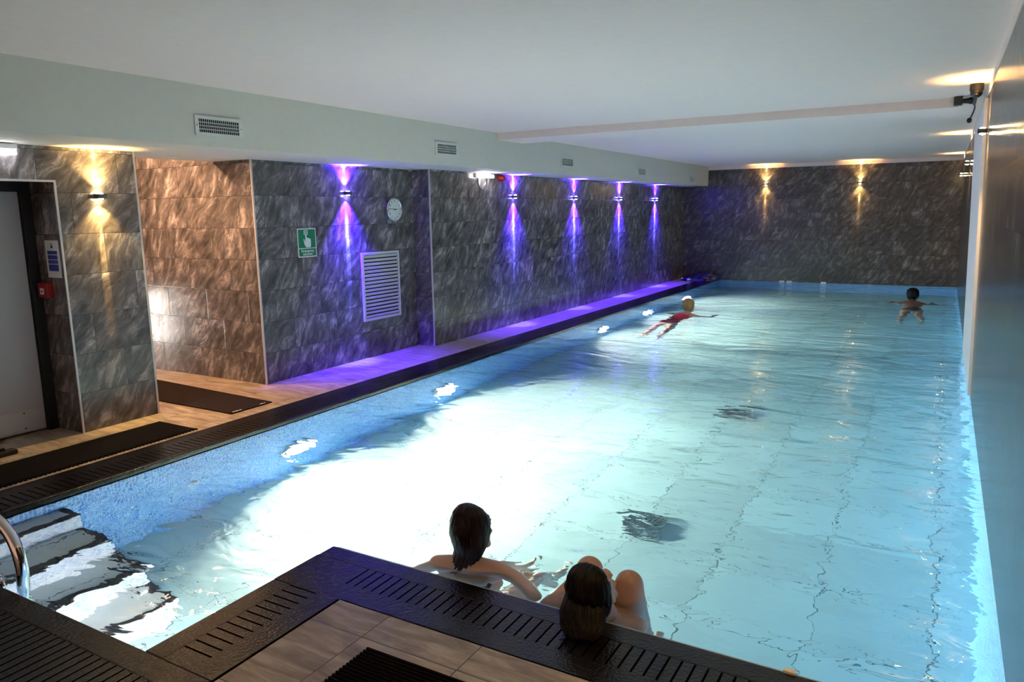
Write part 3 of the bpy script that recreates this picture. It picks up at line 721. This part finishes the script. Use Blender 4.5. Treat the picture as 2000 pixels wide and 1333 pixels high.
bm = bmesh.new(); cyl(bm, L((0.055, 8.045, 2.56)), L((0.11, 8.045, 2.56)), 0.018, 0.026, 16); cyl(bm, L((0.11, 8.045, 2.56)), L((0.165, 8.045, 2.56)), 0.030, seg=16); mk('swivel_joint', bm, M_black, r)
bm = bmesh.new(); tube(bm, smooth_path([L((0.150, 8.05, 2.54)), L((0.158, 8.12, 2.50)), L((0.145, 8.15, 2.45)), L((0.128, 8.18, 2.41))], 6), 0.007, 8); mk('cable', bm, M_black, r, smooth=True)
bm = bmesh.new(); sphere(bm, L((0.125, 8.18, 2.40)), (0.022, 0.022, 0.024), 14); mk('cable_plug', bm, M_blackgloss, r, smooth=True)

# ------------------------------------------------------------------ people
def rcap(bm, p0, r0, p1, r1, seg=18):
    """tapered capsule"""
    p0, p1 = Vector(p0), Vector(p1); d = (p1-p0); L_ = d.length
    if L_ < 1e-6: sphere(bm, p0, r0, seg); return
    q = d.to_track_quat('Z', 'Y'); rows = []
    prof = [(-r0*math.cos(a), r0*math.sin(a)) for a in [math.pi/2*k/5 for k in range(0, 6)]]
    prof = [(-r0*math.cos(math.pi/2*k/5), r0*math.sin(math.pi/2*k/5)) for k in range(6)] + [(L_+r1*math.sin(math.pi/2*k/5), r1*math.cos(math.pi/2*k/5)) for k in range(6)]
    for z, rr in prof:
        if rr < 1e-5: rows.append([bm.verts.new(p0 + q @ Vector((0, 0, z)))])
        else: rows.append([bm.verts.new(p0 + q @ Vector((rr*math.cos(a*2*math.pi/seg), rr*math.sin(a*2*math.pi/seg), z))) for a in range(seg)])
    for A, B in zip(rows, rows[1:]):
        if len(A) == 1:
            for i in range(seg): bm.faces.new((A[0], B[(i+1) % seg], B[i]))
        elif len(B) == 1:
            for i in range(seg): bm.faces.new((A[i], A[(i+1) % seg], B[0]))
        else:
            for i in range(seg): bm.faces.new((A[i], A[(i+1) % seg], B[(i+1) % seg], B[i]))
def frame(right, fwd_, upv):
    return Matrix((right, fwd_, upv)).transposed()
def head_shapes(bm, c, R, s=1.0):
    """c: centre of skull; R: columns right, front, up"""
    def P(x, y, z): return Vector(c) + R @ (Vector((x, y, z))*s)
    sphere(bm, P(0, -0.008, 0.02), (0.074*s, 0.094*s, 0.094*s), 28, R)        # cranium
    sphere(bm, P(0, 0.030, -0.035), (0.058*s, 0.062*s, 0.078*s), 24, R)       # face
    rcap(bm, P(-0.035, 0.045, -0.085), 0.022*s, P(0.035, 0.045, -0.085), 0.022*s)   # jaw
    sphere(bm, P(0, 0.068, -0.098), (0.020*s, 0.018*s, 0.016*s), 14, R)       # chin
    rcap(bm, P(0, 0.088, 0.008), 0.009*s, P(0, 0.106, -0.032), 0.013*s, 12)   # nose
    for k in (-1, 1):
        sphere(bm, P(k*0.012, 0.096, -0.036), 0.009*s, 10)                    # nostril wings
        rcap(bm, P(k*0.014, 0.088, 0.030), 0.010*s, P(k*0.046, 0.074, 0.030), 0.010*s, 10)  # brow
        sphere(bm, P(k*0.040, 0.066, -0.026), (0.020*s, 0.016*s, 0.016*s), 12, R)    # cheek
        sphere(bm, P(k*0.075, -0.004, -0.010), (0.010*s, 0.020*s, 0.032*s), 14, R)   # ear
        sphere(bm, P(k*0.078, 0.000, -0.030), (0.008*s, 0.010*s, 0.012*s), 10, R)    # lobe
    rcap(bm, P(-0.018, 0.088, -0.058), 0.008*s, P(0.018, 0.088, -0.058), 0.008*s, 10)   # lips
    rcap(bm, P(-0.015, 0.086, -0.068), 0.008*s, P(0.015, 0.086, -0.068), 0.008*s, 10)
    for k in (-1, 1): sphere(bm, P(k*0.030, 0.076, 0.010), 0.012*s, 12)        # eyes
def hand_shapes(bm, wrist, direction, palm_n, side=1, curl=0.25, s=1.0):
    """side=+1: thumb on +lateral"""
    w_ = Vector(wrist); d = Vector(direction).normalized(); n_ = Vector(palm_n); n_ = (n_-d*n_.dot(d)).normalized(); lat = d.cross(n_)
    for k, o_ in enumerate((-0.028, -0.010, 0.009, 0.027)):
        rcap(bm, w_+d*0.012*s+lat*o_*0.7*s, 0.015*s, w_+d*0.085*s+lat*o_*s, 0.0125*s, 12)
    for k, (o_, Lf) in enumerate(((-0.030, 0.062), (-0.010, 0.076), (0.010, 0.080), (0.029, 0.070))):
        p = w_+d*0.085*s+lat*o_*s; dd = d.copy(); rr = 0.0092*s
        for j, fr in enumerate((0.45, 0.32, 0.23)):
            dd = (Quaternion(lat, curl*(0.6+0.5*j)) @ dd).normalized() if curl else dd
            q = p + dd*Lf*fr*s; rcap(bm, p, rr, q, rr*0.90, 10); p = q; rr *= 0.90
    tb = w_+d*0.025*s+lat*side*0.030*s; td = (d*0.65+lat*side*0.75+n_*-0.12).normalized()
    t1 = tb+td*0.040*s; rcap(bm, tb, 0.013*s, t1, 0.0105*s, 10); rcap(bm, t1, 0.0105*s, t1+(td*0.6+d*0.55).normalized()*0.032*s, 0.009*s, 10)
def finish(bm, name, mat, parent, voxel=0.006, it=5):
    me = bpy.data.meshes.new('tmp'); bm.normal_update(); bm.to_mesh(me); bm.free()
    o = bpy.data.objects.new('tmp', me); COL.objects.link(o)
    m = o.modifiers.new('r', 'REMESH'); m.mode = 'VOXEL'; m.voxel_size = voxel; m.use_smooth_shade = True
    s = o.modifiers.new('s', 'SMOOTH'); s.iterations = it; s.factor = 0.5
    dg = bpy.context.evaluated_depsgraph_get(); me2 = bpy.data.meshes.new_from_object(o.evaluated_get(dg)); bpy.data.objects.remove(o)
    me2.name = name; me2.materials.clear(); me2.materials.append(mat)
    for p in me2.polygons: p.use_smooth = True
    ob = bpy.data.objects.new(name, me2); COL.objects.link(ob); ob.parent = parent
    if parent: ob.location = -parent.location
    return ob
def chain(bm, pts):
    for (a, ra), (c, rc) in zip(pts, pts[1:]): rcap(bm, a, ra, c, rc)
def hair_sheet(name, mat, parent, rings, seg=40, grooves=18, amp=0.0035):
    """loft of elliptical rings: (centre, right, front, rx, ry); uv u round, v along"""
    bm = bmesh.new(); uvl = bm.loops.layers.uv.verify(); rows = []
    n = len(rings)
    for j, (c, a, f, rx, ry) in enumerate(rings):
        row = []
        for i in range(seg):
            t = 2*math.pi*i/seg
            g = 1 + amp/max(rx, 0.01)*(math.sin(grooves*t + 1.3*math.sin(j*0.6)) + 0.6*math.sin((grooves*0.6)*t+j*0.35))
            row.append(bm.verts.new(Vector(c) + Vector(a)*rx*g*math.cos(t) + Vector(f)*ry*g*math.sin(t)))
        rows.append(row)
    for j in range(n-1):
        for i in range(seg):
            fc = bm.faces.new((rows[j][i], rows[j][(i+1) % seg], rows[j+1][(i+1) % seg], rows[j+1][i]))
            for l, (uu, vv) in zip(fc.loops, ((i/seg, j/n), ((i+1)/seg, j/n), ((i+1)/seg, (j+1)/n), (i/seg, (j+1)/n))): l[uvl].uv = (uu, vv)
    bm.faces.new(rows[0][::-1]); bm.faces.new(rows[-1])
    bmesh.ops.recalc_face_normals(bm, faces=bm.faces)
    o = mk(name, bm, mat, parent, uv=False, smooth=True)
    if parent: o.location = -parent.location
    return o
def ellip_rings(path, rxs, rys, rightv, k=5):
    P = smooth_path(path, k); n = len(P); m = len(rxs)
    out_ = []
    for j, p in enumerate(P):
        u = j/(n-1)*(m-1); i = min(int(u), m-2); f = u-i
        rx = rxs[i]*(1-f)+rxs[i+1]*f; ry = rys[i]*(1-f)+rys[i+1]*f
        t = (P[min(j+1, n-1)]-P[max(j-1, 0)]).normalized(); a = Vector(rightv); a = (a-t*a.dot(t)).normalized()
        out_.append((p, a, t.cross(a), max(rx, 0.002), max(ry, 0.002)))
    return out_

# --- bather 1: long dark wet hair, back to the front kerb, seen from behind
p1 = empty('person', (-1.85, 2.80, -0.62)); tag(p1, 'person with long dark wet hair leaning back on the front kerb, facing away', 'person')
hd = Vector((-1.850, 2.80, 0.140)); yaw = math.radians(-6)
Rr = Vector((math.cos(yaw), math.sin(yaw), 0)); Fr = Vector((-math.sin(yaw), math.cos(yaw), 0)); U = Vector((-0.06, -0.05, 1)).normalized()
Fr = (Fr-U*Fr.dot(U)).normalized(); Rr = Fr.cross(U); HR = frame(Rr, Fr, U)
bm = bmesh.new(); head_shapes(bm, hd, HR, 0.98)
nb = Vector((-1.852, 2.745, 0.0))
rcap(bm, nb, 0.056, hd+Vector((-0.004, -0.012, -0.05)), 0.052)
SL, SR = Vector((-2.005, 2.715, -0.045)), Vector((-1.700, 2.795, -0.045))
chain(bm, [(SL, 0.052), (nb+Vector((0, 0, -0.03)), 0.062), (SR, 0.052)])
rcap(bm, nb+Vector((-0.06, 0.0, -0.02)), 0.040, SL+Vector((0.02, 0, 0.012)), 0.040); rcap(bm, nb+Vector((0.06, 0.01, -0.02)), 0.040, SR+Vector((-0.02, 0, 0.012)), 0.040)
sh = Matrix.Rotation(0.25, 3, 'Z')
for (z, rx, ry) in ((-0.12, 0.165, 0.098), (-0.22, 0.155, 0.095), (-0.34, 0.135, 0.088), (-0.46, 0.15, 0.10), (-0.54, 0.165, 0.11)): sphere(bm, (-1.85+(z+0.12)*0.02, 2.765-(z+0.12)*0.12, z), (rx, ry, 0.09), 24, sh)
# arms: right arm out and bent, left arm spread low
ER = Vector((-1.452, 2.668, -0.055)); chain(bm, [(SR, 0.050), (SR+Vector((0.10, -0.025, -0.004)), 0.043), (ER, 0.036)]); WRr = Vector((-1.60, 2.88, -0.21)); chain(bm, [(ER, 0.035), ((ER+WRr)/2, 0.034), (WRr, 0.023)])
hand_shapes(bm, WRr, WRr-ER, (0, 0, 1), 1, 0.3)
EL = Vector((-2.20, 2.665, -0.24)); chain(bm, [(SL, 0.050), ((SL+EL)/2, 0.043), (EL, 0.036)]); WLl = Vector((-2.20, 2.90, -0.36)); chain(bm, [(EL, 0.035), ((EL+WLl)/2, 0.033), (WLl, 0.023)])
hand_shapes(bm, WLl, WLl-EL, (0, 0, 1), -1, 0.3)
for k in (-1, 1):   # legs reaching forward under water
    hp = Vector((-1.86+k*0.09, 2.86, -0.56)); kn = Vector((-1.86+k*0.12, 3.25, -0.58)); an = Vector((-1.88+k*0.10, 3.52, -0.90)); toe = an+Vector((0, 0.17, -0.02))
    chain(bm, [(hp, 0.082), ((hp+kn)/2, 0.070), (kn, 0.052), ((kn*0.6+an*0.4), 0.050), (an, 0.034)]); chain(bm, [(an+Vector((0, -0.03, -0.02)), 0.034), (toe, 0.022)])
finish(bm, 'body', M_skin, p1)
# hair: cap over the skull, running into a long wet tail on the left of the nape
def hp_(x, y, z): return hd + HR @ Vector((x, y, z))
cap = ellip_rings([hp_(0, 0.01, 0.128), hp_(0, 0.002, 0.116), hp_(0, -0.012, 0.088), hp_(0, -0.022, 0.045), hp_(0, -0.032, 0.0), hp_(0.0, -0.045, -0.05), hp_(-0.008, -0.062, -0.10), hp_(-0.026, -0.085, -0.145), hp_(-0.052, -0.098, -0.185), hp_(-0.070, -0.108, -0.215), hp_(-0.086, -0.114, -0.255), hp_(-0.098, -0.112, -0.295)],
                  [0.012, 0.052, 0.082, 0.096, 0.097, 0.087, 0.070, 0.056, 0.050, 0.045, 0.036, 0.018], [0.012, 0.058, 0.088, 0.098, 0.096, 0.080, 0.056, 0.042, 0.038, 0.032, 0.024, 0.012], Rr)
hair_sheet('hair', M_hair, p1, cap, 56, 22, 0.0028)
bm = bmesh.new(); tube(bm, smooth_path([(-1.705, 2.700, -0.10), (-1.72, 2.668, -0.13), (-1.85, 2.664, -0.15), (-1.99, 2.675, -0.13)], 6), 0.011, 10)
o = mk('bikini_strap', bm, M_navy, p1, smooth=True); o.location = -p1.location

# --- bather 2: head tipped back on the kerb, knees above the water
p2 = empty('person', (-1.13, 2.75, -0.55)); tag(p2, 'dark haired person with head tipped back on the kerb and knees raised', 'person')
hc = Vector((-1.122, 2.585, 0.112))
U = Vector((-0.04, -0.60, 0.80)).normalized(); Fr = Vector((0.10, 0.80, 0.60)); Fr = (Fr-U*Fr.dot(U)).normalized(); Rr = Fr.cross(U); HR = frame(Rr, Fr, U)
U2, R2 = U, Rr
bm = bmesh.new(); head_shapes(bm, hc, HR, 0.98)
nb = Vector((-1.13, 2.690, -0.055)); rcap(bm, nb, 0.060, hc-U*0.07-Fr*0.015, 0.055)
SL, SR = Vector((-1.315, 2.690, -0.075)), Vector((-1.000, 2.720, -0.125))
chain(bm, [(SL, 0.055), (nb+Vector((0, 0.01, -0.04)), 0.068), (SR, 0.055)])
for (z, rx, ry, y) in ((-0.14, 0.175, 0.105, 2.71), (-0.24, 0.165, 0.10, 2.72), (-0.36, 0.145, 0.095, 2.74), (-0.46, 0.155, 0.105, 2.76)): sphere(bm, (-1.14, y, z), (rx, ry, 0.09), 24)
# left arm: elbow resting out on the kerb side, hand towards knee
EL = Vector((-1.375, 2.655, -0.075)); WL = Vector((-1.345, 2.845, -0.02)); chain(bm, [(SL, 0.050), (EL, 0.040)]); chain(bm, [(EL, 0.040), ((EL+WL)/2, 0.036), (WL, 0.025)])
hand_shapes(bm, WL, Vector((0.06, 0.10, -0.03)), (0.2, 0.1, 1), 1, 0.55)
ER_ = Vector((-0.985, 2.71, -0.38)); WR_ = Vector((-1.06, 2.90, -0.46)); chain(bm, [(SR, 0.050), ((SR+ER_)/2, 0.044), (ER_, 0.038)]); chain(bm, [(ER_, 0.038), (WR_, 0.025)])
hand_shapes(bm, WR_, WR_-ER_, (0, 0, 1), 1, 0.4)
K1, K2 = Vector((-1.275, 2.865, 0.042)), Vector((-1.080, 2.850, 0.028))
for (hp, kn, an) in ((Vector((-1.22, 2.80, -0.50)), K1, Vector((-1.22, 3.02, -0.44))), (Vector((-1.05, 2.78, -0.50)), K2, Vector((-0.995, 2.86, -0.48)))):
    chain(bm, [(hp, 0.088), (hp*0.5+kn*0.5+Vector((0, -0.03, 0)), 0.082), (kn, 0.063)])
    chain(bm, [(kn, 0.063), (kn*0.65+an*0.35, 0.056), (kn*0.35+an*0.65, 0.045), (an, 0.036)])
    chain(bm, [(an+Vector((0, -0.03, -0.02)), 0.036), (an+Vector((0.0, 0.16, -0.06)), 0.024)])
finish(bm, 'body', M_skin2, p2)
def h2(x, y, z): return hc + HR @ Vector((x, y, z))
cap = ellip_rings([h2(0.0, 0.050, 0.118), h2(0, 0.030, 0.118), h2(0, 0.0, 0.105), h2(0, -0.030, 0.070), h2(0, -0.060, 0.030), (-1.125, 2.468, 0.075), (-1.108, 2.430, 0.048), (-1.095, 2.400, 0.030), (-1.090, 2.380, 0.014)],
                  [0.030, 0.066, 0.086, 0.094, 0.096, 0.094, 0.088, 0.074, 0.040], [0.012, 0.040, 0.070, 0.080, 0.066, 0.048, 0.034, 0.022, 0.012], Rr)
hair_sheet('hair', M_hairb, p2, cap, 60, 16, 0.0045)
bm = bmesh.new()
for (z, rx, ry, y) in ((-0.40, 0.160, 0.110, 2.75), (-0.48, 0.172, 0.125, 2.765)): sphere(bm, (-1.14, y, z), (rx, ry, 0.07), 24)
for (hp, kn) in ((Vector((-1.22, 2.80, -0.50)), K1), (Vector((-1.05, 2.78, -0.50)), K2)): rcap(bm, hp, 0.098, hp*0.62+kn*0.38+Vector((0, -0.02, 0)), 0.090)
finish(bm, 'swim_shorts', M_navy, p2, 0.008, 3)

# --- swimmers further out
def swimmer(name_label, head, heading, skin, hairm, suit, hair_r, low, root_loc):
    p = empty('person', root_loc); tag(p, name_label, 'person')
    F = Vector((math.sin(heading), math.cos(heading), 0)); Rt = Vector((F.y, -F.x, 0)); Z = Vector((0, 0, 1))
    H = Vector(head); U = (Z-F*0.12).normalized(); Fr = (F+Z*0.12).normalized(); R = frame(Fr.cross(U), Fr, U)
    bm = bmesh.new(); head_shapes(bm, H, R, 1.0)
    nb = H - F*0.09 - Z*0.145; rcap(bm, nb, 0.055, H-Z*0.05-F*0.01, 0.054)
    S = [nb + Rt*k*0.17 - Z*(0.030) for k in (-1, 1)]
    chain(bm, [(S[0], 0.055), (nb, 0.065), (S[1], 0.055)])
    RR = frame(Rt, F, Z)
    for (d, dz, rx, ry) in ((0.10, -0.045, 0.17, 0.09), (0.22, -0.10, 0.160, 0.085), (0.35, -0.18, 0.135, 0.08), (0.46, -0.25, 0.155, 0.09), (0.55, -0.31, 0.165, 0.095)):
        sphere(bm, nb - F*d + Z*dz, (rx, 0.11, ry*0.95), 20, RR)
    for k, s in zip((-1, 1), S):
        e_ = s + Rt*k*0.20 + F*0.10 - Z*0.07; w_ = e_ + F*0.22 - Rt*k*0.06 - Z*0.07
        chain(bm, [(s, 0.048), (e_, 0.037), (w_, 0.024)]); hand_shapes(bm, w_, F, (0, 0, 1), -k, 0.15)
        hp = nb - F*0.55 + Rt*k*0.09 - Z*0.38; kn = hp - F*0.24 + Rt*k*0.04 - Z*0.34; an = kn - F*0.24 - Z*0.30
        chain(bm, [(hp, 0.080), (kn, 0.052), (kn*0.6+an*0.4, 0.050), (an, 0.034)]); chain(bm, [(an, 0.034), (an-F*0.13-Z*0.10, 0.022)])
    finish(bm, 'body', skin, p, 0.010, 3)
    bm = bmesh.new()
    def hh(x, y, z): return H + R @ Vector((x, y, z))
    cap = ellip_rings([hh(0, 0.0, 0.124), hh(0, -0.004, 0.112), hh(0, -0.012, 0.08), hh(0, -0.024, 0.03), hh(0, -0.036, -0.03), hh(0, -0.044, -0.07), hh(0, -0.046, -0.095)],
                      [0.01, 0.050, 0.082*hair_r, 0.090*hair_r, 0.082*hair_r, 0.062, 0.03], [0.01, 0.055, 0.088*hair_r, 0.086*hair_r, 0.072*hair_r, 0.052, 0.02], R.col[0])
    hair_sheet('hair', hairm, p, cap, 40, 14, 0.004)
    bm = bmesh.new()
    for (d, dz, rx, ry) in ((0.14, -0.045, 0.172, 0.096), (0.24, -0.11, 0.164, 0.092), (0.36, -0.185, 0.142, 0.087), (0.47, -0.255, 0.162, 0.097)):
        if suit[1] <= d: sphere(bm, nb - F*d + Z*dz, (rx, 0.10, ry), 20, RR)
    if suit[1] < 0.2:
        for k in (-1, 1): rcap(bm, nb-F*0.14+Rt*k*0.09-Z*0.0, 0.022, nb+Rt*k*0.075+Z*0.028, 0.016)
    finish(bm, 'swimsuit', suit[0], p, 0.010, 3)
    return p
swimmer('swimmer with blond hair and red swimsuit near the left side of the pool', (-3.44, 11.60, 0.115), math.radians(12), M_skin, M_blond, (M_swimred, 0.1), 1.04, 0, (-3.44, 11.4, -0.05))
swimmer('dark haired swimmer by the right wall at the far end of the pool', (-0.39, 14.45, 0.130), math.radians(-2), M_skin3, M_hairb, (M_navy, 0.3), 1.08, 0, (-0.39, 14.3, -0.05))
